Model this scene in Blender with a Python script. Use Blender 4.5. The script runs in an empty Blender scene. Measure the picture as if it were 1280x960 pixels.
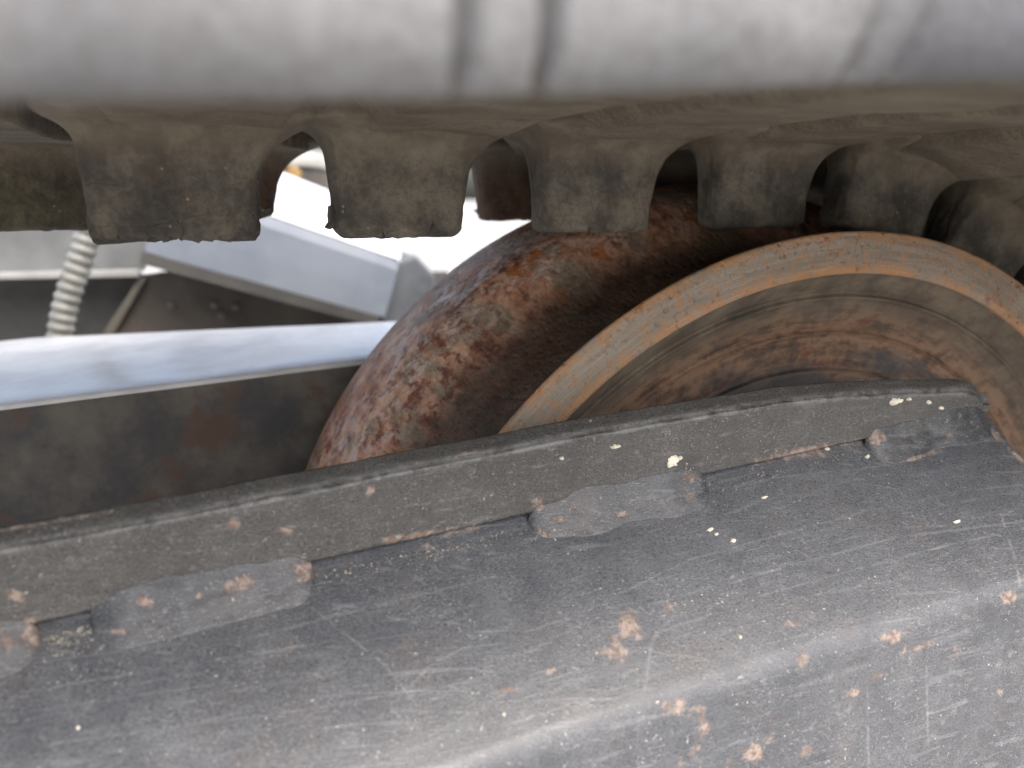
import bpy, bmesh, math, random
import numpy as np
from mathutils import Vector, noise as mnoise

random.seed(7); rng = np.random.default_rng(7)
SC = bpy.context.scene
C = SC.collection
# ------------------------------------------------------------------ camera
K = 0.2                       # metres per layout unit
CAMH = 0.43                   # camera height above the ground, metres
YAW, PIT, FPX = math.radians(21), math.radians(13), 1000.0
cam = bpy.data.cameras.new('camera'); camo = bpy.data.objects.new('camera', cam); C.objects.link(camo)
cam.sensor_width = 36; cam.lens = 36 * FPX / 1280
cam.clip_start = 0.005; cam.clip_end = 2000
camo.location = (0, 0, CAMH)
camo.rotation_euler = (math.pi/2 - PIT, 0, -YAW)
cam.dof.use_dof = True
cam.dof.focus_distance = 0.225
cam.dof.aperture_fstop = 10.5
SC.camera = camo
SC.render.resolution_x, SC.render.resolution_y = 1024, 768
# ------------------------------------------------------------------ sky, sun, exposure
SUN_EL, SUN_ROT = math.radians(56), math.radians(165)
w = bpy.data.worlds.new('World'); SC.world = w; w.use_nodes = True
wn = w.node_tree.nodes; wl = w.node_tree.links
sky = wn.new('ShaderNodeTexSky'); sky.sky_type = 'NISHITA'; sky.sun_disc = False
sky.sun_elevation = SUN_EL; sky.sun_rotation = SUN_ROT
sky.air_density = 1.0; sky.dust_density = 6.0; sky.ozone_density = 1.0
bg = wn['Background']; bg.inputs['Strength'].default_value = 0.13
hs_ = wn.new('ShaderNodeHueSaturation'); hs_.inputs['Saturation'].default_value = .72      # thin overcast
wl.new(sky.outputs['Color'], hs_.inputs['Color']); wl.new(hs_.outputs['Color'], bg.inputs['Color'])
sl = bpy.data.lights.new('sun', 'SUN'); sl.energy = .5; sl.angle = math.radians(110); sl.color = (1, .99, .975)
so = bpy.data.objects.new('sun', sl); C.objects.link(so)
sd = Vector((math.sin(SUN_ROT)*math.cos(SUN_EL), math.cos(SUN_ROT)*math.cos(SUN_EL), math.sin(SUN_EL)))
so.rotation_euler = sd.to_track_quat('Z', 'Y').to_euler(); so.location = (1, -2, 3)
SC.view_settings.view_transform = 'Standard'; SC.view_settings.look = 'None'
SC.view_settings.gamma = 1; SC.view_settings.use_curve_mapping = False
SC.view_settings.exposure = 1.9

# ------------------------------------------------------------------ pixel <-> place helpers
_R = np.array([math.cos(YAW), -math.sin(YAW), 0])
_F = np.array([math.sin(YAW)*math.cos(PIT), math.cos(YAW)*math.cos(PIT), -math.sin(PIT)])
_U = np.cross(_R, _F)
def ray(x, y): return _F + (x-640)/FPX*_R + (480-y)/FPX*_U
def at(x, y, D):                       # photo pixel -> layout point on the vertical plane Y = D
    d = ray(x, y); return d * (D/d[1])
def at_z(x, y, z):                     # photo pixel -> layout point at height z
    d = ray(x, y); return d * (z/d[2])
def to_px(P):                          # (N,3) layout points -> photo pixels
    P = np.asarray(P, float); dz = P@_F
    return np.c_[640 + FPX*(P@_R)/dz, 480 - FPX*(P@_U)/dz]
def W(p): return (p[0]*K, p[1]*K, p[2]*K + CAMH)      # layout -> world metres
def sstep(a, b, x):
    t = np.clip((np.asarray(x, float)-a)/(b-a), 0, 1); return t*t*(3-2*t)
def nz(x, y, z): return mnoise.noise(Vector((x, y, z)))
def fbm(x, y, z, o=4):
    v = 0; a = 1; f = 1
    for _ in range(o):
        v += a*nz(x*f, y*f, z*f); a *= .5; f *= 2.03
    return v

# ------------------------------------------------------------------ material helper
class M:
    def __init__(s, name, rough=.6, metal=0, spec=.5):
        s.m = bpy.data.materials.new(name); s.m.use_nodes = True
        s.t = s.m.node_tree; s.b = s.t.nodes['Principled BSDF']
        s.b.inputs['Roughness'].default_value = rough; s.b.inputs['Metallic'].default_value = metal
        s.b.inputs['Specular IOR Level'].default_value = spec
        s.co = s.t.nodes.new('ShaderNodeTexCoord').outputs['Object']
    def L(s, a, b): s.t.links.new(a, b)
    def put(s, v, sock):
        if hasattr(v, 'is_output'): s.L(v, sock)
        elif isinstance(v, (tuple, list)): sock.default_value = tuple(v) + ((1,) if len(v) == 3 and len(sock.default_value) == 4 else ())
        else: sock.default_value = v
    def map(s, v=None, scale=(1,1,1), rot=(0,0,0), loc=(0,0,0)):
        n = s.t.nodes.new('ShaderNodeMapping'); s.L(v or s.co, n.inputs[0])
        n.inputs['Scale'].default_value = scale; n.inputs['Rotation'].default_value = rot; n.inputs['Location'].default_value = loc
        return n.outputs[0]
    def noise(s, scale, detail=5, rough=.55, v=None, dist=0):
        n = s.t.nodes.new('ShaderNodeTexNoise'); s.L(v or s.co, n.inputs['Vector'])
        n.inputs['Scale'].default_value = scale; n.inputs['Detail'].default_value = detail
        n.inputs['Roughness'].default_value = rough; n.inputs['Distortion'].default_value = dist
        return n.outputs['Fac']
    def voro(s, scale, v=None, feat='F1', rand=1, out='Distance'):
        n = s.t.nodes.new('ShaderNodeTexVoronoi'); s.L(v or s.co, n.inputs['Vector'])
        n.feature = feat; n.inputs['Scale'].default_value = scale; n.inputs['Randomness'].default_value = rand
        return n.outputs[out]
    def step(s, v, a, b):               # smooth ramp a->b to 0..1 (a may exceed b)
        n = s.t.nodes.new('ShaderNodeMapRange'); n.interpolation_type = 'SMOOTHSTEP'; s.put(v, n.inputs['Value'])
        if a <= b:
            n.inputs['From Min'].default_value = a; n.inputs['From Max'].default_value = b
        else:
            n.inputs['From Min'].default_value = b; n.inputs['From Max'].default_value = a
            n.inputs['To Min'].default_value = 1; n.inputs['To Max'].default_value = 0
        return n.outputs[0]
    def math(s, op, a, b=0, clamp=False):
        n = s.t.nodes.new('ShaderNodeMath'); n.operation = op; n.use_clamp = clamp
        s.put(a, n.inputs[0]); s.put(b, n.inputs[1]); return n.outputs[0]
    def mul(s, a, b): return s.math('MULTIPLY', a, b)
    def add(s, a, b): return s.math('ADD', a, b)
    def mx(s, a, b): return s.math('MAXIMUM', a, b)
    def mix(s, f, a, b, mode='MIX'):
        n = s.t.nodes.new('ShaderNodeMix'); n.data_type = 'RGBA'; n.blend_type = mode
        s.put(f, n.inputs[0]); s.put(a, n.inputs[6]); s.put(b, n.inputs[7]); return n.outputs[2]
    def fmix(s, f, a, b):
        n = s.t.nodes.new('ShaderNodeMix'); n.data_type = 'FLOAT'
        s.put(f, n.inputs[0]); s.put(a, n.inputs[2]); s.put(b, n.inputs[3]); return n.outputs[0]
    def ramp(s, v, stops):
        n = s.t.nodes.new('ShaderNodeValToRGB'); s.L(v, n.inputs[0]); e = n.color_ramp.elements
        while len(e) < len(stops): e.new(.5)
        for q, (p, c) in zip(e, stops): q.position = p; q.color = tuple(c) + (1,)
        return n.outputs[0]
    def attr(s, name):
        n = s.t.nodes.new('ShaderNodeAttribute'); n.attribute_name = name; return n.outputs['Fac']
    def xyz(s, v=None):
        n = s.t.nodes.new('ShaderNodeSeparateXYZ'); s.L(v or s.co, n.inputs[0]); return n.outputs
    def vec(s, x, y, z):
        n = s.t.nodes.new('ShaderNodeCombineXYZ')
        for q, v in zip(n.inputs, (x, y, z)): s.put(v, q)
        return n.outputs[0]
    def wheelco(s, R):                   # around / across / radial coordinates of a wheel whose axle is local Y
        x, y, z = s.xyz()
        ang = s.math('ARCTAN2', x, z); rad = s.math('SQRT', s.add(s.mul(x, x), s.mul(z, z)))
        return s.vec(s.mul(ang, R), y, rad)
    def color(s, c): s.put(c, s.b.inputs['Base Color'])
    def rough(s, c): s.put(c, s.b.inputs['Roughness'])
    def bump(s, h, dist, strength=1.0):
        n = s.t.nodes.new('ShaderNodeBump'); n.inputs['Distance'].default_value = dist; n.inputs['Strength'].default_value = strength
        s.L(h, n.inputs['Height']); s.L(n.outputs[0], s.b.inputs['Normal'])

def mat_rubber(name, base=(.060,.054,.047), dust=(.20,.175,.135), amt=1.0):
    m = M(name, .8, 0, .35)
    big = m.noise(18, 5, .6); mid = m.noise(90, 6, .65); fine = m.noise(700, 5, .7)
    c = m.mix(m.step(mid, .35, .7), base, tuple(v*1.6 for v in base))
    c = m.mix(m.mul(m.step(m.add(m.mul(big, .45), m.mul(mid, .55)), .42, .62), .8*amt), c, dust)
    c = m.mix(m.mul(m.step(m.noise(420, 5, .7), .48, .72), .38), c, (.15,.14,.118))
    c = m.mix(m.mul(m.step(fine, .60, .36), .35), c, (.03,.027,.024))
    c = m.mix(m.mul(m.step(m.noise(38, 3, .6), .62, .74), .45), c, (.085,.062,.04))
    c = m.mix(m.mul(m.step(m.voro(330), .16, .08), m.mul(m.step(m.noise(60, 3), .52, .62), .7)), c, (.33,.30,.25))
    c = m.mix(m.mul(m.attr('root'), .85), c, m.mix(m.step(mid, .36, .68), (.115,.095,.068), (.185,.155,.115)))
    m.color(c)
    m.rough(m.fmix(fine, .62, .95))
    cr = m.step(m.voro(46, m.map(m.vec(*m.xyz()), (1,1,2.2)), 'DISTANCE_TO_EDGE'), .0, .03)
    crk = m.fmix(m.step(m.noise(30, 3), .5, .62), 1.0, cr)
    m.bump(m.add(m.add(m.mul(mid, 1.1), m.mul(fine, .45)), m.mul(crk, .12)), .0011, .8)
    return m.m

def mat_belt():
    m = M('belt_rubber', .75, 0, .4)
    x, y, z = m.xyz()
    streak = m.noise(55, 6, .65, m.map(None, (.6, 1.3, 1)))
    big = m.noise(22, 4, .6); fine = m.noise(800, 4, .7); mid = m.noise(120, 5, .6)
    c = m.mix(m.step(streak, .3, .7), (.115,.095,.068), (.20,.168,.125))
    c = m.mix(m.mul(m.step(mid, .45, .75), .5), c, (.085,.07,.052))
    c = m.mix(m.mul(m.step(m.noise(36, 3, .6, m.map(None, (1,1,1), loc=(.3,.1,0))), .62, .7), .55), c, (.07,.05,.035))
    # the flank of the belt, scuffed grey, stained in broad patches
    flank = m.step(y, .0738, .0722)
    g = m.mix(m.step(m.noise(20, 2, .5, m.map(None, (1,1,.5))), .36, .66), (.088,.090,.100), (.185,.185,.188))
    g = m.mix(m.mul(m.step(m.noise(1, 4, .6, m.map(None, (210, 50, 24))), .52, .72), .2), g, (.15,.145,.14))
    c = m.mix(flank, c, g)
    c = m.mix(m.mul(m.step(m.attr('groove'), .15, .9), .6), c, (.05,.05,.054))
    c = m.mix(m.mul(m.step(fine, .56, .40), .35), c, (.05,.043,.034))
    m.color(c); m.rough(m.fmix(flank, .85, .55))
    m.bump(m.add(m.mul(mid, .8), m.mul(fine, .5)), .0008, .8)
    return m.m

def mat_flange():
    m = M('flange_rust', .62, 0, .5)
    wc = m.wheelco(.178)
    lo = m.noise(26, 5, .62, wc); mid = m.noise(95, 6, .65, wc); fine = m.noise(420, 6, .7, wc)
    st = m.noise(1, 5, .62, m.map(wc, (14, 120, 60)))
    x, y, z = m.xyz(wc)
    c = m.ramp(m.add(m.mul(mid, .6), m.mul(m.noise(210, 6, .72, wc), .4)), [(.38,(.17,.07,.042)),(.46,(.42,.20,.12)),(.53,(.60,.34,.22)),(.61,(.68,.47,.36))])
    # grey-olive worn skin
    c = m.mix(m.mul(m.step(m.noise(36, 5, .65, m.map(wc, loc=(.5,.2,.1))), .50, .56), .8), c, m.mix(m.step(fine, .4, .6), (.20,.16,.11), (.33,.28,.21)))
    # red oxide blotches and pits
    red = m.mul(m.step(m.noise(170, 6, .7, wc), .50, .56), m.step(m.noise(34, 4, .6, m.map(wc, loc=(.1,.7,0))), .44, .52))
    c = m.mix(m.mul(red, .9), c, m.mix(m.step(fine, .42, .6), (.13,.035,.022), (.27,.085,.048)))
    # polished crown, its pale highlights painted into the colour
    crown = m.mul(m.step(y, .014, .022), m.step(y, .056, .044))
    pale = m.mul(m.mul(m.step(m.noise(300, 6, .75, m.map(wc, (.5,1,1), (0,0,.6))), .48, .58), m.step(m.noise(44, 4, .6, m.map(wc, loc=(.9,.1,.4))), .42, .52)), crown)
    c = m.mix(m.mul(pale, .8), c, (.66,.52,.47))
    # bare back edge, browner
    c = m.mix(m.mul(m.step(y, .048, .060), m.fmix(st, .3, .9)), c, (.22,.13,.08))
    # bright orange fresh rust
    org = m.mul(m.step(m.noise(140, 5, .65, m.map(wc, loc=(.3,.3,0))), .53, .60), m.step(m.noise(26, 2, .5, m.map(wc, loc=(.2,.55,.2))), .50, .56))
    c = m.mix(m.mul(org, .9), c, (.46,.155,.04))
    # greasy dirt and painted-in shade in the groove, streaked round the wheel
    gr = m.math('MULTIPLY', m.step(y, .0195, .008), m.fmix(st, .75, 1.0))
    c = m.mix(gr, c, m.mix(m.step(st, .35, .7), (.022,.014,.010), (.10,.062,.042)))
    m.color(c); m.rough(m.fmix(pale, m.fmix(m.step(fine, .3, .7), .36, .66), .24))
    m.bump(m.add(m.add(m.mul(mid, 1.0), m.mul(fine, .9)), m.mul(m.step(m.voro(300, wc), .0, .5), .35)), .0013, 1)
    return m.m

def mat_ring():
    m = M('rim_worn_rust', .6, 0, .5)
    wc = m.wheelco(.16)
    st = m.noise(1, 6, .68, m.map(wc, (22, 180, 300))); mid = m.noise(130, 6, .65, wc); fine = m.noise(650, 5, .7, wc)
    x, y, r = m.xyz(wc)
    c = m.mix(m.step(st, .35, .65), (.20,.158,.118), (.27,.23,.185))
    c = m.mix(m.mul(m.step(m.noise(300, 6, .7, wc), .50, .62), .75), c, (.33,.165,.075))
    c = m.mix(m.mul(m.step(m.noise(520, 5, .7, m.map(wc, loc=(.1,.3,.2))), .54, .64), .6), c, (.13,.10,.078))
    edge = m.mx(m.step(r, .1575, .1612), m.step(r, .1525, .1495))
    c = m.mix(m.mul(m.mul(edge, m.step(m.noise(75, 5, .65, wc), .38, .55)), .85), c, (.38,.19,.08))
    pit = m.mul(m.step(m.noise(330, 5, .7, m.map(wc, loc=(.6,.2,.9))), .57, .64), m.step(m.noise(70, 3, .6, wc), .44, .54))
    c = m.mix(m.mul(pit, .75), c, (.21,.065,.03))
    c = m.mix(m.mul(m.step(m.noise(1, 5, .7, m.map(wc, (60, 900, 1500))), .54, .66), .5), c, (.36,.315,.26))
    c = m.mix(m.mul(m.step(m.noise(60, 4, .6, m.map(wc, loc=(.2,.4,.7))), .58, .7), .55), c, (.30,.265,.215))
    m.color(c); m.rough(m.fmix(fine, .5, .85))
    m.bump(m.add(m.add(m.mul(mid, .8), m.mul(fine, .5)), m.mul(m.step(m.voro(270, wc), 0, .3), .5)), .0012, 1)
    return m.m

def mat_dish():
    m = M('dish_rust_and_paint', .6, 0, .5)
    wc = m.wheelco(.12)
    x, y, r = m.xyz(wc)
    st = m.add(m.mul(m.noise(1, 6, .7, m.map(wc, (45, 200, 500))), .4), m.mul(m.noise(150, 6, .75, wc), .6)); mid = m.noise(85, 6, .65, wc); fine = m.noise(600, 5, .7, wc)
    c = m.ramp(st, [(.40,(.05,.034,.025)),(.47,(.13,.076,.047)),(.54,(.225,.13,.076)),(.62,(.17,.13,.095))])
    red = m.mul(m.step(m.noise(150, 4, .6, m.map(wc, (.8,1,1))), .56, .66), m.step(m.noise(1, 3, .6, m.map(wc, (8, 40, 210))), .47, .57))
    c = m.mix(m.mul(red, .9), c, (.13,.04,.022))
    wall = m.step(r, .128, .140)
    c = m.mix(m.mul(wall, .8), c, m.mix(m.step(mid, .4, .65), (.06,.05,.038), (.135,.115,.08)))
    pn = m.add(m.noise(30, 5, .65, m.map(wc, (.6,1,1.6))), m.mul(m.step(r, .130, .085), .36))
    blk = m.step(pn, .58, .74)
    c = m.mix(m.mul(blk, .9), c, m.mix(m.step(mid, .45, .7), (.018,.019,.022), (.05,.05,.052)))
    m.color(c); m.rough(m.fmix(blk, m.fmix(fine, .55, .85), .42))
    m.bump(m.add(m.add(m.mul(mid, .7), m.mul(fine, .45)), m.mul(blk, .4)), .0009, .85)
    return m.m

def mat_paint(name, base, lite, spk=1.0):
    """worn dark grey paint on steel; local X runs along the frame"""
    m = M(name, .45, 0, .36)
    big = m.noise(14, 4, .6); mid = m.noise(110, 6, .7); fine = m.noise(900, 4, .75)
    along = m.noise(1, 6, .7, m.map(None, (34, 420, 420)))
    c = m.mix(m.step(m.add(m.mul(mid, .5), m.mul(big, .5)), .36, .64), base, lite)
    c = m.mix(m.mul(m.step(along, .5, .72), .4*spk), c, tuple(v*1.7 for v in lite))
    dirt = m.noise(60, 5, .7, m.map(None, loc=(.4,.1,.2)))
    c = m.mix(m.mul(m.step(dirt, .52, .68), .28), c, (.115,.09,.078))
    # fine grain: dark pores and pale dust, drawn out a little along the frame
    gm_ = m.map(m.map(None, rot=(0,0,.12)), (1300, 2400, 2400))
    g1 = m.noise(1, 4, .75, gm_); g2 = m.noise(1, 4, .75, m.map(gm_, (1.7,1.6,1.6), loc=(3.1,7.7,1.3)))
    where = m.step(m.noise(85, 5, .7), .30, .62)
    c = m.mix(m.mul(m.step(g1, .52, .42), .4), c, tuple(v*.55 for v in base))
    c = m.mix(m.mul(m.mul(m.step(g2, .52, .66), m.fmix(where, .25, 1.0)), .5*spk), c, (.27,.258,.248))
    dash = m.mul(m.step(m.noise(1, 3, .7, m.map(m.map(None, rot=(0,0,.12)), (800, 3000, 3000))), .58, .68), where)
    c = m.mix(m.mul(dash, .5*spk), c, (.38,.365,.345))
    # pale grit specks, ragged and clustered
    v1 = m.mul(m.step(m.noise(900, 4, .7), .63, .69), m.step(m.noise(70, 3, .6, m.map(None, loc=(.2,.9,.4))), .42, .58))
    c = m.mix(m.mul(v1, .65*spk), c, (.56,.53,.47))
    v2 = m.mul(m.step(m.voro(120), .055, .03), m.step(m.noise(48, 3, .6), .5, .6))
    c = m.mix(m.mul(v2, .6*spk), c, (.55,.52,.46))
    # hairline scratches in a few directions
    for i, (rot, sx, lo, k) in enumerate([(.10, 9, .64, .5), (-.06, 7, .645, .45), (.85, 12, .66, .45), (-.7, 14, .67, .4), (.35, 8, .65, .5), (.2, 6, .65, .5)]):
        q = m.noise(1, 2, .5, m.map(m.map(None, (1,1,1), (0,0,rot), (i*.37, i*.11, i*.2)), (sx, 700, 500)))
        gate = m.step(m.noise(30, 2, .5, m.map(None, loc=(i*.51, .3, i*.13))), .42, .56)
        c = m.mix(m.mul(m.mul(m.step(q, lo, lo+.05), gate), k*.36*spk), c, (.30,.30,.305))
    # scratches, chips and rust with a place of their own
    wob = m.add(m.mul(m.math('SUBTRACT', m.noise(480, 5, .78), .5), 1.7), m.mul(m.math('SUBTRACT', m.noise(190, 4, .65), .5), 2.0))
    sc = m.mul(m.step(m.attr('scuff'), .15, .7), m.step(m.noise(180, 4, .7), .38, .6))
    c = m.mix(m.mul(sc, m.fmix(m.step(m.attr('scuff'), .7, 1), .28, .42)), c, (.34,.335,.325))
    ra = m.add(m.attr('rust'), wob)
    ru = m.mul(m.step(ra, .40, .90), .62)
    rc = m.mix(m.step(m.noise(520, 5, .7), .42, .58), (.19,.12,.088), (.38,.295,.24))
    c = m.mix(ru, c, rc)
    m.color(c)
    m.rough(m.fmix(ru, m.fmix(m.step(g1, .4, .65), .27, .42), .85))
    h = m.add(m.add(m.mul(mid, .4), m.add(m.mul(fine, .3), m.mul(g1, .25))), m.add(m.mul(ru, -.5), m.mul(v2, .5)))
    m.bump(h, .00032, .7)
    return m.m

def mat_simple(name, c1, c2, scale=40, rough=.5, metal=0, bump=.0006, rust=None, spec=.5):
    m = M(name, rough, metal, spec)
    n = m.noise(scale, 6, .65); c = m.mix(m.step(n, .36, .66), c1, c2)
    if rust:
        r = m.mul(m.step(m.noise(scale*1.1, 5, .65, m.map(None, loc=(.7,.2,.4))), rust[1], rust[1]+.1), .85)
        c = m.mix(r, c, rust[0])
    m.color(c); m.rough(m.fmix(m.noise(scale*6, 3), rough*.8, min(1, rough*1.2)))
    m.bump(m.add(n, m.mul(m.noise(scale*9, 4), .3)), bump, .7)
    return m.m

# ------------------------------------------------------------------ object helpers
def mesh_obj(name, verts, faces, mat, parent=None, smooth=True, attrs=None, local=False):
    """verts in layout units (already world-placed unless local); ONE mesh object"""
    v = np.asarray(verts, float)
    if not local: v = v*K + np.array([0, 0, CAMH])
    me = bpy.data.meshes.new(name); me.from_pydata(v.tolist(), [], faces)
    if smooth: me.polygons.foreach_set('use_smooth', [True]*len(me.polygons))
    for k, a in (attrs or {}).items():
        at_ = me.attributes.new(k, 'FLOAT', 'POINT'); at_.data.foreach_set('value', np.asarray(a, np.float32))
    me.materials.append(mat); me.update()
    o = bpy.data.objects.new(name, me); C.objects.link(o)
    if parent:
        o.parent = parent
        if not local: o.matrix_parent_inverse = parent_matrix(parent).inverted()
    return o
def parent_matrix(p):
    from mathutils import Matrix
    m = Matrix.LocRotScale(p.location, p.rotation_euler, p.scale)
    return m if p.parent is None else parent_matrix(p.parent) @ p.matrix_parent_inverse @ m
def thing(name, label, cat, loc=(0,0,0), group=None, rot=(0,0,0)):
    o = bpy.data.objects.new(name, None); C.objects.link(o); o.empty_display_size = .02
    o.location = W(loc); o.rotation_euler = rot; o['label'] = label; o['category'] = cat
    if group: o['group'] = group
    return o
def gridfaces(nu, nv, wrapu=False, wrapv=False):
    f = []
    for i in range(nu if wrapu else nu-1):
        a = i*nv; b = ((i+1) % nu)*nv
        for j in range(nv if wrapv else nv-1):
            k = (j+1) % nv
            f.append((a+j, b+j, b+k, a+k))
    return f
def revolve(name, prof, mat, parent, cy, seg=320, local_center=None):
    """prof: (radius, Y) list in layout units, axle along Y; mesh centred on the axle"""
    v = []
    for i in range(seg):
        a = 2*math.pi*i/seg; s, c = math.sin(a), math.cos(a)
        for r, y in prof: v.append((r*s*K, (y-cy)*K, r*c*K))
    o = mesh_obj(name, v, gridfaces(seg, len(prof), True), mat, parent, True, None, True)
    return o
def smoothprof(pts, n=8):
    """Catmull-Rom through profile points"""
    P = [np.array(p, float) for p in pts]; P = [2*P[0]-P[1]] + P + [2*P[-1]-P[-2]]; out = []
    for i in range(1, len(P)-2):
        for k in range(n):
            t = k/n; a, b, c, d = P[i-1:i+3]
            out.append(tuple(.5*((2*b)+(c-a)*t+(2*a-5*b+4*c-d)*t*t+(3*b-a-3*c+d)*t**3)))
    out.append(tuple(P[-2])); return out
def box_verts(x0, x1, y0, y1, z0, z1):
    return [(x,y,z) for x in (x0,x1) for y in (y0,y1) for z in (z0,z1)]
BOXF = [(0,1,3,2),(4,6,7,5),(0,4,5,1),(2,3,7,6),(0,2,6,4),(1,5,7,3)]
def bevel_obj(o, wd, seg=3):
    b = o.modifiers.new('bevel', 'BEVEL'); b.width = wd; b.segments = seg; b.limit_method = 'ANGLE'
    return o
def prism(name, poly, d0, d1, mat, parent=None, bev=0):
    """poly of photo pixels on the plane Y=d0, given real thickness back to Y=d1"""
    a = [at(x, y, d0) for x, y in poly]
    v = [tuple(p) for p in a] + [(p[0], d1, p[2]) for p in a]
    n = len(a)
    f = [tuple(range(n-1, -1, -1)), tuple(range(n, 2*n))] + [(i, (i+1) % n, n+(i+1) % n, n+i) for i in range(n)]
    o = mesh_obj(name, v, f, mat, parent, False)
    bm = bmesh.new(); bm.from_mesh(o.data); bmesh.ops.recalc_face_normals(bm, faces=bm.faces); bm.to_mesh(o.data); bm.free()
    if bev: bevel_obj(o, bev)
    return o

MR = mat_rubber('lug_rubber'); MRF = mat_rubber('lug_rubber_mossy', (.06,.052,.036), (.15,.13,.08), 1.2)
MRR = mat_rubber('lug_rubber_rusty', (.075,.047,.034), (.17,.10,.06), 1.0)
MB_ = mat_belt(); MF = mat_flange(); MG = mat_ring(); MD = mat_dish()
MP = mat_paint('plate_paint', (.060,.064,.072), (.102,.106,.115)); MW_ = mat_paint('web_paint', (.052,.050,.047), (.080,.077,.072), .8); MWE = mat_paint('weld_paint', (.034,.036,.040), (.056,.059,.064), .9)

# ================================================================== setting: the ground
gm = M('pale_concrete', .85); gn = gm.noise(1.2, 6, .6)
gm.color(gm.mix(gm.step(gn, .35, .65), (.26,.255,.24), (.34,.33,.31))); gm.bump(gm.noise(60, 4), .004, .5)
G = 300
go = mesh_obj('ground', [(-G,-G,0),(G,-G,0),(G,G,0),(-G,G,0)], [(0,1,2,3)], gm.m, None, False, None, True)
go['kind'] = 'structure'

# ================================================================== rubber track
CX, CZ = .966, -.856           # idler axle
ZB = .087                      # height of the rib faces on the straight run
PITCH, L0 = .2965, -.027        # guide lug pitch and the first whole lug
RN = .943; RARC = .965
def path(s, n):
    """s along the track, n towards the inside of the loop -> X, Z"""
    if s <= CX: return s, ZB - n
    a = (s-CX)/RARC; r = RN - n
    return CX + r*math.sin(a), CZ + r*math.cos(a)
def ribf(s, y):
    u = ((s - L0 - .09*float(sstep(1.30, 1.55, y)))/PITCH + .5) % 1 - .5
    left = min(1.0, max(0.0, (-u - .19)/.26)); left = left**.9
    return float((1 - sstep(.445, .495, u)) * (1 - left))
tk = thing('rubber_track', 'worn rubber crawler track hanging over the rusty wheel, two rows of lugs underneath', 'track', (.966, 1.3, CZ))
# cross-section (Y, n, how much the ribs stand out there)
XS = [(1.78,-.26,0),(.50,-.26,0),(.40,-.25,0),(.362,-.225,0),(.350,-.19,0),(.3455,-.14,0),(.3445,-.09,0),(.3440,-.05,0),(.3440,-.02,0),(.3442,-.005,0),(.3447,.006,0),(.3458,.014,0),(.348,.022,0),
      (.3515,.029,0),(.3555,.0345,0),(.3605,.039,0),(.367,.0425,0)]
for y in np.r_[np.linspace(.38, 1.30, 34), np.linspace(1.34, 1.74, 14)]:
    XS.append((float(y), float(np.interp(y, [.37,.40,.45,.50,.55,.62,.72,.95,1.08,1.3,1.8], [.043,.036,.0235,.0145,.008,.002,-.0045,-.005,.002,.002,0])), float(sstep(.37, .56, y))))
XS += [(1.78,-.012,1.0),(1.80,-.045,.6),(1.81,-.1,0),(1.81,-.2,0),(1.80,-.25,0)]
SV = np.unique(np.round(np.r_[np.arange(-1.3,-.35,.014), np.arange(-.35,.62,.0035), np.arange(.62,1.9,.0065), np.arange(1.9,2.45,.012)], 4))
GRO = [(.112, .0045, .013, 0), (.152, .0045, .016, 0), (.338, .0036, .010, .25), (.372, .0036, .010, .3), (-.105,.012,.005,.3), (-.26,.008,.008,0), (.53,.005,.012,0)]
# height of the belt's free edge along the run (it lifts towards the wheel)
_e = [at(x, y, .345) for x, y in ((-200,134),(0,133),(300,131),(560,128),(760,123),(1000,113),(1280,104))]
EDX = [p[0] for p in _e]; EDN = [ZB - p[2] for p in _e]
EDX += [CX, 2.5]; EDN += [EDN[-1]-.006, EDN[-1]-.006]
bv = []; bgr = []
for s in SV:
    ed = float(np.interp(s, EDX, EDN)) - .0455
    for y, n, k in XS:
        rb = ribf(s, y)
        nn = n - (.070 if y > .8 else .046 + .024*float(sstep(.5, .8, y)))*(1-rb)*k + ed*float(1-sstep(.35, .62, y))
        if .40 < y < 1.76: nn += .0022*fbm(s*14, y*9, .3, 3)
        gsum = 0.0
        if y < .40:                       # splits between the tread blocks along the flank
            for g, gw, gd, lean in GRO:
                e = math.exp(-(((s + (n-.0)*lean*1.0) - g)/gw)**2)
                y2 = gd*e*(1 if n < .036 else .4); y = y + y2; gsum += e*gd/.013
            y += .0014*fbm(s*9, n*12, 5.1, 3)
        X, Z = path(s, nn); bv.append((X, y, Z)); bgr.append(min(1.0, gsum))
mesh_obj('belt', bv, gridfaces(len(SV), len(XS), False, True), MB_, tk, True, {'groove': bgr})

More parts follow.
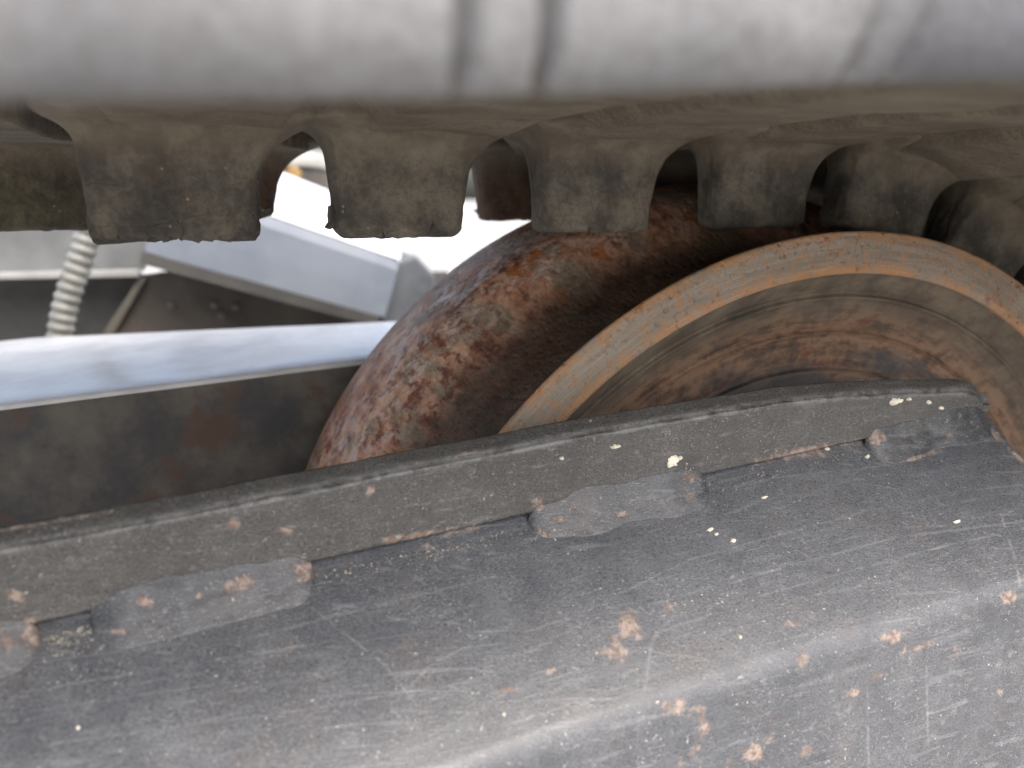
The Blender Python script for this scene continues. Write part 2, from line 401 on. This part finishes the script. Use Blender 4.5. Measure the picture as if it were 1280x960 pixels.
def lug(sc, y0, y1, ht, wt, wb, mat, seed, nu=140, nh=34, rag=.004, notch=(), edge=.012, tiltw=0, chip=None, expo=4.2):
    """one guide lug: rounded block that flares into the belt, worn along its free end"""
    v = []; yc, yd = (y0+y1)/2, (y1-y0)/2
    hs = np.r_[np.linspace(-.034, .02, 12), np.linspace(.026, ht-edge, nh-20), ht - edge*(1-np.sin(np.linspace(.2, 1, 8)*math.pi/2))]
    for n in hs:
        k = max(0, n)/ht
        w_ = wb + (wt-wb)*min(1, k*1.15)
        d_ = yd*(1.04 - .07*k) + .085*math.exp(-max(0.0, n+.012)/.0125)
        e = 0
        if n > ht-edge: e = edge*(1-math.sqrt(max(0, 1-((n-(ht-edge))/edge)**2)))
        for i in range(nu):
            a = 2*math.pi*i/nu; c, s_ = math.cos(a), math.sin(a)
            q = (abs(c)**expo + abs(s_)**expo)**(-1/expo)
            u, t = c*q, s_*q
            nb_ = max(0.0, n+.012)
            uu = u*(w_-e) + (.088*math.exp(-nb_/.026) if u > 0 else .040*math.exp(-nb_/.012))*u; tt = t*(d_-e)
            nn = n
            if k > .45:
                g = (k-.45)/.55
                nn += g*rag*(fbm(u*(9 if rag > .006 else 4)+seed, t*4, seed*3.1, 4 if rag > .006 else 2)) - g*.0035*(1-t)*0
                uu += g*rag*.8*fbm(seed*7+n*60, t*5, u*3, 3)
            uu += .0022*fbm(u*3+seed, t*3, n*14, 3); tt += .0026*fbm(u*4, seed+5, n*22, 4)
            for (nu0, nw, nd) in notch:
                if t < .2 and k > .5: nn -= nd*max(0, 1-abs(u-nu0)/nw)*g
            if chip:
                cu, cw, cd = chip
                nn -= cd*max(0, 1-abs(u-cu)/cw)*(g if k > .45 else 0)
            X, Z = path(sc + uu, 0) if False else (None, None)
            # straight block standing on the tangent of the track at its own centre
            X0, Z0 = path(sc, 0); an = max(0, (sc-CX)/RARC)
            X = X0 + uu*math.cos(an) - nn*math.sin(an); Z = Z0 - uu*math.sin(an) - nn*math.cos(an)
            v.append((X, yc+tt, Z))
    f = gridfaces(len(hs), nu, False, True)
    # worn end face
    last = (len(hs)-1)*nu; ctr = np.mean(v[last:last+nu], axis=0); ring = v[last:last+nu]
    base = len(v)
    for q in (.75, .4):
        for i, p in enumerate(ring):
            pp = ctr + (np.array(p)-ctr)*q; pp[2] += rag*.5*fbm(pp[0]*40, pp[1]*40, seed, 3); v.append(tuple(pp))
    v.append(tuple(ctr)); ci = len(v)-1
    for i in range(nu):
        j = (i+1) % nu
        f.append((last+i, base+i, base+j, last+j)); f.append((base+i, base+nu+i, base+nu+j, base+j)); f.append((base+nu+i, ci, base+nu+j))
    root = [float(sstep(.062, .010, n)) for n in hs for _ in range(nu)] + [0.0]*(2*nu+1)
    return mesh_obj('guide_lug', v, f, mat, tk, True, {'root': root})

lugs = []
NY0, NY1 = 1.095, 1.19
lugs.append(lug(L0-PITCH-.045, NY0, NY1, .135, .075, .09, MR, 1.3))
l1 = lug(L0, NY0, NY1, .137, .100, .104, MR, 2.7, 280, 42, .0075, [(-.68,.05,.010),(.1,.03,.004),(.55,.03,.007),(.76,.04,.008)], .006)
l2 = lug(.264, NY0, NY1, .139, .089, .097, MR, 4.1, 280, 42, .0030, [(.46,.04,.024),(-.35,.03,.008)], .017)
l3 = lug(.569, NY0, NY1, .136, .090, .096, MR, 5.6, 280, 42, .0026, [(.66,.04,.014),(-.25,.03,.005),(.05,.03,.005)], .012)
l4 = lug(.870, NY0, NY1, .134, .088, .094, MR, 6.2, 140, 36, .0018, (), .016)
for i in range(4, 9): lugs.append(lug(L0+.002+i*PITCH, NY0, NY1, .134, .094, .102, MR, 7.0+i, 120, 32, .002, (), .016))
# the far row, beyond the flange
FY0, FY1 = 1.58, 1.67
for i, (c, wt_, mt) in enumerate([(-.255, .085, MRF), (.062, .072, MRR), (.352, .068, MRR), (.640, .088, MRR), (.955, .108, MRR), (1.245, .108, MRR), (1.54, .108, MRR)]):
    lugs.append(lug(c, FY0, FY1, [.139,.118,.13,.130,.13,.13,.13][i], wt_, wt_+.012, mt, 20+i, 110, 28, .004, (), .012))
# rags of torn rubber on the free ends of the lugs
def flap(poly, d0, d1, par):
    o = prism('torn_flap', poly, d0, d1, MR, None); o.parent = par
    o.matrix_parent_inverse = parent_matrix(par).inverted(); return o
flap([(296,262),(316,250),(330,262),(341,259),(335,268),(322,276),(302,284),(290,280)], 1.150, 1.190, l1)
flap([(270,276),(300,279),(312,290),(318,287),(324,291),(312,297),(297,299),(288,303),(270,300)], 1.112, 1.150, l1)
flap([(414,258),(430,252),(438,282),(420,282),(413,287),(409,285),(414,278),(413,270)], 1.135, 1.165, l2)
flap([(597,262),(606,262),(612,272),(606,275),(602,268)], 1.64, 1.67, lugs[-4])

# ================================================================== idler wheel
WCY = 1.2
wh = thing('idler_wheel', 'big rusty steel idler wheel under the rubber track, grey worn ring around its face', 'wheel', (CX, WCY, CZ))
def wheel_part(name, prof, mat): return revolve(name, prof, mat, wh, WCY)
body = smoothprof([(.60,1.56),(.80,1.56),(.862,1.548),(.880,1.525),(.885,1.49),(.883,1.42),(.877,1.36),(.865,1.325),(.838,1.295),(.798,1.268),(.764,1.225),(.746,1.16),(.744,1.10),(.750,1.045)], 6)
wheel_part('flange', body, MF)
ringp = [(.739,1.05),(.770,1.045),(.790,1.030),(.8005,1.016),(.8055,1.008),(.8075,1.004),(.8065,1.0005),(.803,.999),(.79,.9985),(.775,.998),(.754,.9985),(.7455,.9995),(.7415,1.0015),(.740,1.006),(.739,1.05)]
wheel_part('rim', ringp, MG)
dish = smoothprof([(.7405,1.0065),(.735,1.013),(.722,1.026),(.706,1.042),(.698,1.036),(.690,1.047),(.664,1.066),(.641,1.077),(.633,1.070),(.625,1.079),(.575,1.090),(.565,1.082),(.555,1.091),(.45,1.10),(.26,1.105)], 5)
wheel_part('dish', dish, MD)
wheel_part('hub', [(.27,1.145),(.265,1.10),(.25,1.085),(.18,1.08),(.17,1.07),(.10,1.07),(.0,1.07)], MD)

# ================================================================== track frame
SLP = math.radians(38)
ALPHA = math.atan(.0735)
tf = thing('track_frame', 'dark grey painted steel track frame in front of the wheel, stitch-welded, scratched and chipped', 'track frame', (.4, .75, -1.9))
fa = np.array([math.cos(ALPHA), 0, math.sin(ALPHA)]); fw = np.array([-math.sin(ALPHA), 0, math.cos(ALPHA)])
DV = .88
def FP(t, y, w_):            # frame coordinates: along, across, up from the seam line
    return fa*t + fw*w_ + np.array([0, y, -.430])
def seg_mask(px, pts, wd):
    """soft mask round a polyline given in photo pixels"""
    d = np.full(len(px), 1e9)
    for (x0, y0), (x1, y1) in zip(pts[:-1], pts[1:]):
        a = np.array([x0, y0], float); b = np.array([x1, y1], float); ab = b-a
        t = np.clip(((px-a)@ab)/(ab@ab), 0, 1); d = np.minimum(d, np.hypot(*(px - a - t[:, None]*ab).T))
    return np.clip(1 - d/(2*wd), 0, 1)
def spot(px, x, y, rx, ry, ang=0):
    c, s = math.cos(ang), math.sin(ang); dx, dy = px[:, 0]-x, px[:, 1]-y
    u = (dx*c + dy*s)/rx; v = (-dx*s + dy*c)/ry
    return np.clip(1.25 - .75*np.hypot(u, v), 0, 1)
RSPOT = [(768,810,24,15,-.2),(788,780,17,18,.3),(1115,795,22,9,-.15),(843,886,17,13,.2),(937,942,14,9,-.3),(1250,866,8,8,0),(1195,812,10,4,.5),(1004,830,11,13,0),(840,758,10,8,0),
         (990,780,11,6,0),(632,862,16,4,-.15),(690,838,10,4,-.3),(1008,940,9,10,0),(22,745,17,9,.3),(15,800,26,17,-.2),(36,782,16,17,.4),(1186,546,12,10,.4),(1262,744,12,10,.3),
         (293,655,8,7,0),(358,664,9,5,.5),(462,612,7,8,.5),(510,632,7,4,-.4),(672,628,8,6,0)]
RSEG = [([(850,955),(872,935),(882,910),(878,888)],6),([(1043,884),(1085,855),(1110,838),(1135,808)],4),([(905,955),(945,930),(985,908)],4),
        ([(485,676),(545,664),(610,658)],5.5),([(500,688),(570,672)],3.5),([(945,576),(1000,566),(1070,558)],7),([(1236,535),(1258,558),(1282,580)],4),([(1140,572),(1175,564),(1188,548)],3.5),
        ([(0,664),(60,655),(140,640)],3),([(520,578),(620,560)],2.5),([(1140,812),(1165,800)],3)]
SSEG = [([(0,560+240),(200,785),(420,735)],1.6),([(640,905),(860,830),(1010,792)],1.6),([(540,918),(640,862),(760,830)],1.5),([(390,760),(480,830),(520,880)],1.4),([(470,900),(540,830),(640,780)],1.5),
        ([(700,780),(860,700),(1080,640)],1.4),([(800,760),(960,715),(1120,672)],1.6),([(950,745),(1150,690),(1280,660)],1.5),([(1130,960),(1200,880),(1280,800)],2.2),([(1250,640),(1270,700),(1280,760)],2),
        ([(0,870),(240,830),(420,800)],1.5),([(60,930),(360,890),(600,850)],1.5),([(805,870),(815,800),(850,760)],2.2),([(1000,860),(1160,800),(1280,770)],1.8),([(300,800),(420,770),(620,720)],1.5),
        ([(560,606),(600,616)],2),([(500,600),(580,580)],1.5),([(1086,960),(1084,860)],1.8),([(1160,930),(1158,830)],1.6)]
def masks(P):
    px = to_px(P)
    r = np.zeros(len(px)); s = np.zeros(len(px))
    for q in RSPOT: r = np.maximum(r, spot(px, *q)*.85)
    for pts, wd in RSEG: r = np.maximum(r, seg_mask(px, pts, wd)*.85)
    for pts, wd in SSEG: s = np.maximum(s, seg_mask(px, pts, wd)*.7)
    s = np.maximum(s, seg_mask(px, [(-260,733),(0,688),(240,643),(480,594),(740,543),(880,519),(955,507),(1060,495),(1205,489)], 4.5))  # worn top corner of the web, its highlight line painted in
    return {'rust': r, 'scuff': s}
# the big sloping plate, bent over along its lower edge into the vertical side
TS = np.r_[np.arange(-.95,-.34,.02), np.arange(-.34, 1.36, .0022)]
cs, sn = math.cos(SLP), math.sin(SLP)
prof = []                     # (across Y, height w) from under the web down the slope, round the bend, down the side
LSL, RB = .232, .052          # length of the slope to where the bend starts, bend radius
for q in np.r_[np.linspace(-.07, 0, 6), np.linspace(.003, LSL, 96)]: prof.append((DV - q*cs, -q*sn))
y0, w0 = prof[-1]
BEND = math.radians(84) - SLP
for q in np.linspace(0, 1, 40)[1:]:
    a = SLP + BEND*q
    prof.append((y0 - RB*(math.sin(a) - sn), w0 - RB*(cs - math.cos(a))))
y1, w1 = prof[-1]; ae = SLP + BEND
for q in np.linspace(0, .75, 70)[1:]: prof.append((y1 - q*math.cos(ae), w1 - q*math.sin(ae)))
# where the plate stops on the right: a corner cut away obliquely
EPX = [(1238,524),(1262,556),(1300,596)]
def plane_hit(x, y):          # photo pixel -> frame coords on the slope plane
    d = ray(x, y); nrm = np.cross(fa, np.array([0, -cs, 0]) + fw*(-sn)); o = FP(0, DV, 0)
    p = d*((o@nrm)/(d@nrm)); rel = p - np.array([0,0,-.430])
    return rel@fa, (DV - p[1])/cs
ends = [plane_hit(*p) for p in EPX]
qs = np.array([e[1] for e in ends]); tsr = np.array([e[0] for e in ends])
def tend(q):
    if q <= qs[0]: return tsr[0]
    return float(min(1.36, np.interp(q, qs, tsr) if q <= qs[-1] else tsr[-1] + (q-qs[-1])*(tsr[-1]-tsr[-2])/(qs[-1]-qs[-2])))
lens = [-.07]
for a, b in zip(prof[:-1], prof[1:]): lens.append(lens[-1] + math.hypot(b[0]-a[0], b[1]-a[1]))
T0, T1 = TS[0], TS[-1]
pv = []
for t in TS:
    for (y, w_), q in zip(prof, lens):
        te = tend(q); tt = min(t, te) if t < te else te + (t-te)*1e-3
        dent = .0016*fbm(t*4, q*6, 2.2, 3) + (-.004*math.exp(-((t-.1)/.25)**2 - ((q-.2)/.12)**2))
        pv.append(FP(tt, y + dent*sn, w_ + dent*cs))
pv = np.array(pv)
mesh_obj('slope_plate', pv, gridfaces(len(TS), len(prof)), MP, tf, True, masks(pv))
# thickness of the plate, seen along its cut end
ev = []
for (y, w_), q in zip(prof, lens):
    te = tend(q); ev += [FP(te, y, w_), FP(te+.003, y+.004, w_-.010), FP(te-.004, y+.022, w_-.034)]
mesh_obj('plate_edge', ev, gridfaces(len(prof), 3), MP, tf, True, masks(np.array(ev)))

# the upright web: top outline traced on its own plane, 9 mm thick
WT = [(-260,733),(0,688),(240,643),(480,594),(740,543),(880,519),(955,507),(985,502),(1060,495),(1140,492),(1205,489.5),(1222,493),(1230,506),(1236,528)]
wt = []
for x, y in WT:
    p = at(x, y, DV) - np.array([0,0,-.430]); wt.append((p@fa, p@fw))
wtt = np.array([p[0] for p in wt]); wtw = np.array([p[1] for p in wt])
order = np.argsort(wtt); wtt, wtw = wtt[order], wtw[order]
TW = np.arange(wtt[0], wtt[-1], .0026)
GAP = .016; TH = .022; ER = .004
cross = []                     # (k: share of height, across, dw)
for k in np.linspace(0, 1, 40): cross.append((k, 0, 0))
wv = []
for t in TW:
    top = float(np.interp(t, wtt, wtw)) + .0012*fbm(t*11, 1, 4, 3); bot = GAP
    th = TH*float(.35 + .65*sstep(wtt[-1], wtt[-1]-.10, t)); top = max(top, bot + .012)
    for k in np.linspace(0, 1, 34): wv.append(FP(t, DV + .0012*fbm(t*6, k*2, 8, 3), bot + (top-ER-bot)*k))
    for a in np.linspace(0, math.pi/2, 6)[1:]: wv.append(FP(t, DV + ER*(1-math.cos(a)), top - ER + ER*math.sin(a)))
    for kk in (.22, .5, .8, .94): wv.append(FP(t, DV + max(ER*1.05, th*kk), top + .017*kk + .0010*fbm(t*30, kk*3, 1, 2)))
    wv.append(FP(t, DV + th, top+.0168)); wv.append(FP(t, DV + th + .002, top+.012)); wv.append(FP(t, DV + th + .002, top-.012)); wv.append(FP(t, DV + th + .002, bot)); wv.append(FP(t, DV+.012, bot))
wv = np.array(wv); nc = 34+5+9
wf = gridfaces(len(TW), nc, False, True); wf.append(tuple(range((len(TW)-1)*nc, len(TW)*nc)))
mesh_obj('upright_web', wv, wf, MW_, tf, True, masks(wv))

# stitch welds in the corner between web and plate
def seam_t(x): # photo x along the seam -> t
    y = np.interp(x, [-60,50,390,660,890,1080,1240], [822,795,718,655,605,560,540]); p = at(x, y, DV) - np.array([0,0,-.430]); return p@fa
def weld(xa, xb, size, rust, seed):
    ta, tb = seam_t(xa), seam_t(xb); N = max(24, int((tb-ta)/.0032)); A = 22; v = []
    for i in range(N+1):
        f = i/N; t = ta + (tb-ta)*f; e = min(f*(tb-ta), (1-f)*(tb-ta))
        r = 1.08*size*math.sqrt(max(.0, 1-(1-min(1, e/(size*1.3)))**2)) * (1 + .20*nz(t*17, seed, 2) + .03*nz(t*60, seed, 7)) + 1e-4
        for j in range(A+1):
            f_ = j/A
            lo_ = 1.25*(1 + .22*fbm(t*9, 3, seed, 4)); hi_ = 1.10*(1 + .22*fbm(t*9, 9, seed, 4))
            ctl = r*(.36 + .10*nz(t*22, 5, seed))
            w1, w2, w3 = (1-f_)**2, 2*f_*(1-f_), f_**2
            yy = w1*(-cs*r*lo_) + w2*(-ctl); ww = w1*(-sn*r*lo_) + w2*ctl*.35 + w3*r*hi_
            lump = r*.04*fbm(t*24, j*.16, seed, 3)*math.sin(math.pi*f_)
            v.append(FP(t, DV + .0012 + yy - lump + .003*(f_ > .97), ww + lump*.5 - .003*(f_ < .03)))
    v = np.array(v); px = to_px(v); rm = np.zeros(len(v))
    for q in rust: rm = np.maximum(rm, spot(px, *q)*.85)
    mesh_obj('weld_bead', v, gridfaces(N+1, A+1), MWE, tf, True, {'rust': rm})
weld(-90, 52, .031, [(20,760,26,13,.2),(38,792,15,18,.3),(10,800,14,10,0),(-10,790,20,14,0)], 1)
weld(112, 394, .029, [(378,712,15,17,.3),(300,728,28,9,-.2),(183,750,12,8,0),(150,790,14,5,0),(130,744,13,6,0),(250,745,8,5,0)], 2)
weld(660, 884, .027, [(674,632,9,7,0),(675,664,9,12,0),(718,640,12,6,0),(862,596,15,9,0),(862,620,11,9,0),(778,642,8,4,0),(700,650,8,5,0)], 3)
weld(1082, 1232, .028, [(1096,547,11,11,0),(1165,568,24,5,-.3),(1188,548,6,13,.4),(1140,575,10,4,0)], 4)

# flecks of dried pale mud stuck to the steel
mm = mat_simple('dried_mud', (.62,.56,.44), (.75,.70,.58), 300, .9, 0, .0008)
def fleck(x, y, rx, ry, plane, seed, h=.0032):
    if plane == 'web': c = at(x, y, DV); u = fa; v_ = fw; n = np.array([0,-1,0])
    else:
        t, q = plane_hit(x, y); c = FP(t, DV - q*cs, -q*sn); u = fa; v_ = fw*sn + np.array([0, cs, 0]); n = fw*cs + np.array([0,-sn,0])
    sc = (c@_F)/FPX; vv = [c + n*h]; N = 20; fc = []
    for ring, (rad, hh) in enumerate([(.6, .95), (1, -.4)]):
        for i in range(N):
            a = 2*math.pi*i/N; k = rad*(1 + .55*nz(math.cos(a)*1.6+seed, math.sin(a)*1.6, seed*2) + .3*nz(math.cos(a)*4+seed, math.sin(a)*4, 1))
            vv.append(c + u*(rx*sc*k*math.cos(a)) + v_*(ry*sc*k*math.sin(a)) + n*(h*hh*(1+.4*nz(a*2, seed, 3))))
    for i in range(N):
        j = (i+1) % N; fc.append((0, 1+i, 1+j)); fc.append((1+i, 1+N+i, 1+N+j, 1+j))
    mesh_obj('mud_fleck', vv, fc, mm, tf)
for i, (x, y, rx, ry, pl) in enumerate([(842,577,9,8,'web'),(850,572,4,3,'web'),(1119,502,12,4.5,'web'),(1136,499,4,2,'web'),(1161,503,4,2.5,'web'),(1176,510,4,2.5,'web'),(769,558,7,3,'web'),(888,662,5,2.5,'plate'),(895,668,3,2,'plate'),(916,676,4,3,'plate'),(1084,571,4,2.5,'plate'),
        (1196,652,6,2,'plate'),(955,622,5,1.8,'plate'),(702,573,3,2,'web'),(1034,561,3,2,'web'),(98,910,2.4,2,'plate'),(630,893,2,2,'plate'),(925,797,2.2,2,'plate')]):
    fleck(x, y, rx, ry, pl, i*1.37+.2)
# grit heaped in the open stretches of the seam
gv, gf = [], []
for k in range(240):
    z = random.random()
    if z < .35: x = random.uniform(54, 116)
    elif z < .8: x = random.uniform(392, 660)
    else: x = random.uniform(886, 1078)
    t = seam_t(x); q = abs(random.gauss(.004, .012 if x < 130 else .006)) + .002; r = random.uniform(.0008, .0022)
    c = FP(t, DV - q*cs, -q*sn + r*.4); b = len(gv)
    for d in ((1,0,0),(-1,0,0),(0,1,0),(0,-1,0),(0,0,1),(0,0,-1)): gv.append(c + np.array(d)*r*random.uniform(.6,1.3))
    for a_ in (0, 1):
        for b_ in (2, 3):
            for c_ in (4, 5): gf.append((b+a_, b+b_, b+c_))
gr = mesh_obj('seam_grit', gv, gf, mat_simple('seam_grit', (.17,.15,.125), (.32,.29,.24), 400, .95), tf, False); gr['kind'] = 'stuff'

# inner beam of the frame behind the lugs: dark rusty side, glossy top
MBT = mat_simple('beam_top_paint', (.50,.50,.51), (.64,.64,.64), 30, .24, 0, .0004)
MBS = mat_simple('beam_side_rust', (.042,.041,.042), (.115,.10,.08), 34, .6, 0, .0012, ((.085,.045,.028), .53))
ZT = -.345
def bz(x): return ZT + .056*(x + .25)
bsv = box_verts(-1.3, .95, 1.60, 1.63, -1.2, ZT); bsv = [(x, y, z if z < -1 else bz(x)-.012) for x, y, z in bsv]
bs = mesh_obj('beam_side', bsv, BOXF, MBS, tf, False); bevel_obj(bs, .001)
vt = []
for i in range(61):
    x = -1.3 + 2.25*i/60
    kb = float(np.interp(x, [-.43, .5], [1.15, .58]))
    for y, z in ((1.596,-.012),(1.592,-.006),(1.594,-.002),(1.60,0),(1.64,.003),(1.8,.004),(2.1,.003),(2.26,.001),(2.30,-.002),(2.312,-.010),(2.312,-.03)):
        yy = 1.6 + (y-1.6)*kb
        vt.append((x, yy, bz(x) + z + .001*fbm(x*5, y*4, 9, 2)))
mesh_obj('beam_top', vt, gridfaces(61, 11), MBT, tf)

# ================================================================== behind: parts of the machine's undercarriage
hose_m = mat_simple('hose_plastic', (.14,.14,.125), (.21,.21,.19), 60, .5, 0, .0002)
hp = [at(120,250,2.62), at(111,290,2.62), at(100,325,2.62), at(88,360,2.62), at(79,395,2.62), at(74,430,2.62), at(73,470,2.62), at(76,520,2.62)]
hp = smoothprof([tuple(p) for p in hp], 60)
hp = np.array(hp); sl_ = np.r_[0, np.cumsum(np.linalg.norm(np.diff(hp, axis=0), axis=1))]
hv = []; NS = 24; tot = sl_[-1]; NP = int(tot/.0028); RP = .0295
for i in range(NP):
    s_ = tot*i/(NP-1); p = np.array([np.interp(s_, sl_, hp[:, k]) for k in range(3)])
    p2 = np.array([np.interp(min(tot, s_+.01), sl_, hp[:, k]) for k in range(3)]); p1 = np.array([np.interp(max(0, s_-.01), sl_, hp[:, k]) for k in range(3)])
    tn = (p2-p1)/np.linalg.norm(p2-p1); a = np.cross(tn, [0,1,0]); a /= np.linalg.norm(a); b = np.cross(tn, a)
    r = .034 + .0028*math.copysign(abs(math.cos(2*math.pi*s_/RP))**.7, math.cos(2*math.pi*s_/RP))
    for j in range(NS):
        an = 2*math.pi*j/NS; hv.append(p + a*r*math.cos(an) + b*r*math.sin(an))
ho = mesh_obj('corrugated_hose', hv, gridfaces(NP, NS, False, True), hose_m)
ho['label'] = 'pale grey corrugated plastic hose hanging down behind the lugs'; ho['category'] = 'hose'

MST = mat_simple('dull_panel', (.10,.105,.105), (.16,.165,.165), 14, .4, 0, .0006)
MLP = mat_simple('panel_lip', (.22,.22,.21), (.29,.29,.28), 20, .5, 0, .0003)
MDK = mat_simple('dark_guard', (.030,.030,.028), (.055,.052,.048), 20, .65, 0, .0006)
pn = thing('side_panel', 'dull grey sheet-metal panel with a pale lower lip, behind the corrugated hose', 'panel', tuple(at(90, 345, 3.2)))
prism('sheet', [(-120,268),(186,262),(182,338),(-120,344)], 3.2, 3.24, MST, pn, .001)
prism('lip', [(-120,344),(176,337),(174,346.5),(-120,352)], 3.17, 3.25, MLP, pn, .001)
gd = thing('belly_guard', 'dark steel guard plate below the pale lip, with bolt heads and a slanted flange', 'guard plate', tuple(at(200, 430, 3.3)))
prism('sheet', [(-140,346),(560,340),(560,470),(-140,470)], 3.34, 3.37, MDK, gd)
MBR = mat_simple('guard_brown', (.045,.038,.031), (.08,.066,.052), 26, .6, 0, .0006)
prism('bolted_plate', [(182,344),(222,338),(470,398),(470,470),(128,470),(132,418)], 3.24, 3.30, MBR, gd, .001)
prism('slanted_flange', [(172,350),(183,348),(142,418),(128,418)], 3.20, 3.28, mat_simple('flange_edge', (.075,.066,.053), (.10,.09,.075), 40, .6), gd, .001)
MBO = mat_simple('bolt_zinc', (.10,.095,.085), (.16,.15,.135), 80, .5, .2)
def bolt(x, y, D, r, mat, parent):
    c = at(x, y, D); v = []
    for rr, yy in ((r*1.25, .0), (r*1.25, -.008), (r, -.010), (r, -.030), (r*.85, -.036), (.0, -.036)):
        for i in range(6 if rr <= r else 6):
            a = math.pi/3*i; v.append((c[0]+rr*math.cos(a), c[1]+yy, c[2]+rr*math.sin(a)))
    mesh_obj('bolt', v, gridfaces(6, 6, False, True), mat, parent, False)
for x, y in ((214,381),(268,381),(294,383),(277,394)): bolt(x, y, 3.24, .011, MBO, gd)

# sloping arm: flat lower face, upper face leaning back to the sky
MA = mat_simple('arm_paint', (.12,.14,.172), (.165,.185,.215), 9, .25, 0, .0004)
arm = thing('sloping_arm', 'blue-grey painted box-section arm sloping down behind the track, its top coloured pale for the sky light', 'steel arm', tuple(at(330, 400, 2.95)))
a0 = at(178, 316, 2.95); a1 = at(480, 398, 2.95); dd = (a1-a0)/np.linalg.norm(a1-a0)
up = np.cross(np.array([0,1,0]), dd); up = -up if up[2] < 0 else up
Ln = np.linalg.norm(a1-a0); av = []
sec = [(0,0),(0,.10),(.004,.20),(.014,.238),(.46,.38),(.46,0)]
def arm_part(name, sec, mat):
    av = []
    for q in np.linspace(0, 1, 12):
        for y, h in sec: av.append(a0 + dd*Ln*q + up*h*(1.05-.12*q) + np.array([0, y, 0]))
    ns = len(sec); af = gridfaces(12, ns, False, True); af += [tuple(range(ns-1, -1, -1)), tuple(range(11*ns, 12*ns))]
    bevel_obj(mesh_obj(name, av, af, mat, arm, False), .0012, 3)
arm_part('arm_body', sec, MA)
arm_part('skylit_top', [(.010,.240),(.022,.258),(.05,.278),(.16,.33),(.38,.42),(.42,.425),(.46,.405),(.46,.382)], mat_simple('arm_top_painted_skylight', (.46,.48,.51), (.56,.58,.60), 9, .25, 0, .0004))  # upper face split off, sky brightness painted in as a paler colour
lv = []
for q in (0, 1):
    for y, h in ((-.03,-.035),(-.03,.004),(.04,.004),(.04,-.035)): lv.append(a0 + dd*Ln*(q*.97) + up*h + np.array([0,y,0]))
mesh_obj('lower_lip', lv, [(0,1,5,4),(1,2,6,5),(2,3,7,6),(3,0,4,7),(0,3,2,1),(4,5,6,7)], MDK, arm, False)
br = prism('arm_bracket', [(484,330),(520,318),(545,345),(540,412),(480,412)], 3.05, 3.30, mat_simple('bracket_paint', (.06,.068,.075), (.10,.11,.12), 20, .4), arm, .003)

# turntable ring under the upper machine, glimpsed between two lugs
tr = thing('slewing_ring', 'brown slewing ring with pale flange and a brass bolt, glimpsed between two lugs', 'slewing ring', tuple(at(330, 235, 4.0)))
c0 = at(300, 218, 5.2)
MRB = mat_simple('ring_brown', (.055,.043,.034), (.10,.078,.056), 20, .6); MRP = mat_simple('ring_pale', (.38,.37,.34), (.48,.46,.42), 20, .55)
def band(name, r, z0, z1, mat):
    v = []; N = 64
    for i in range(N):
        a = 2*math.pi*i/N
        for rr, z in ((r-.2, z0), (r, z0), (r+.006, z0+.004), (r+.006, z1-.004), (r, z1), (r-.2, z1)): v.append((c0[0]+rr*math.sin(a)*.42, c0[1]-rr*math.cos(a), c0[2]+z))
    return mesh_obj(name, v, gridfaces(N, 6, True, True), mat, tr, True)
band('ring_body', 1.18, -.115, .012, MRB); band('pale_flange', 1.22, .012, .085, MRP)
bolt(367, 217, 4.03, .030, mat_simple('brass_bolt', (.24,.15,.05), (.32,.21,.08), 60, .4, .3), tr)
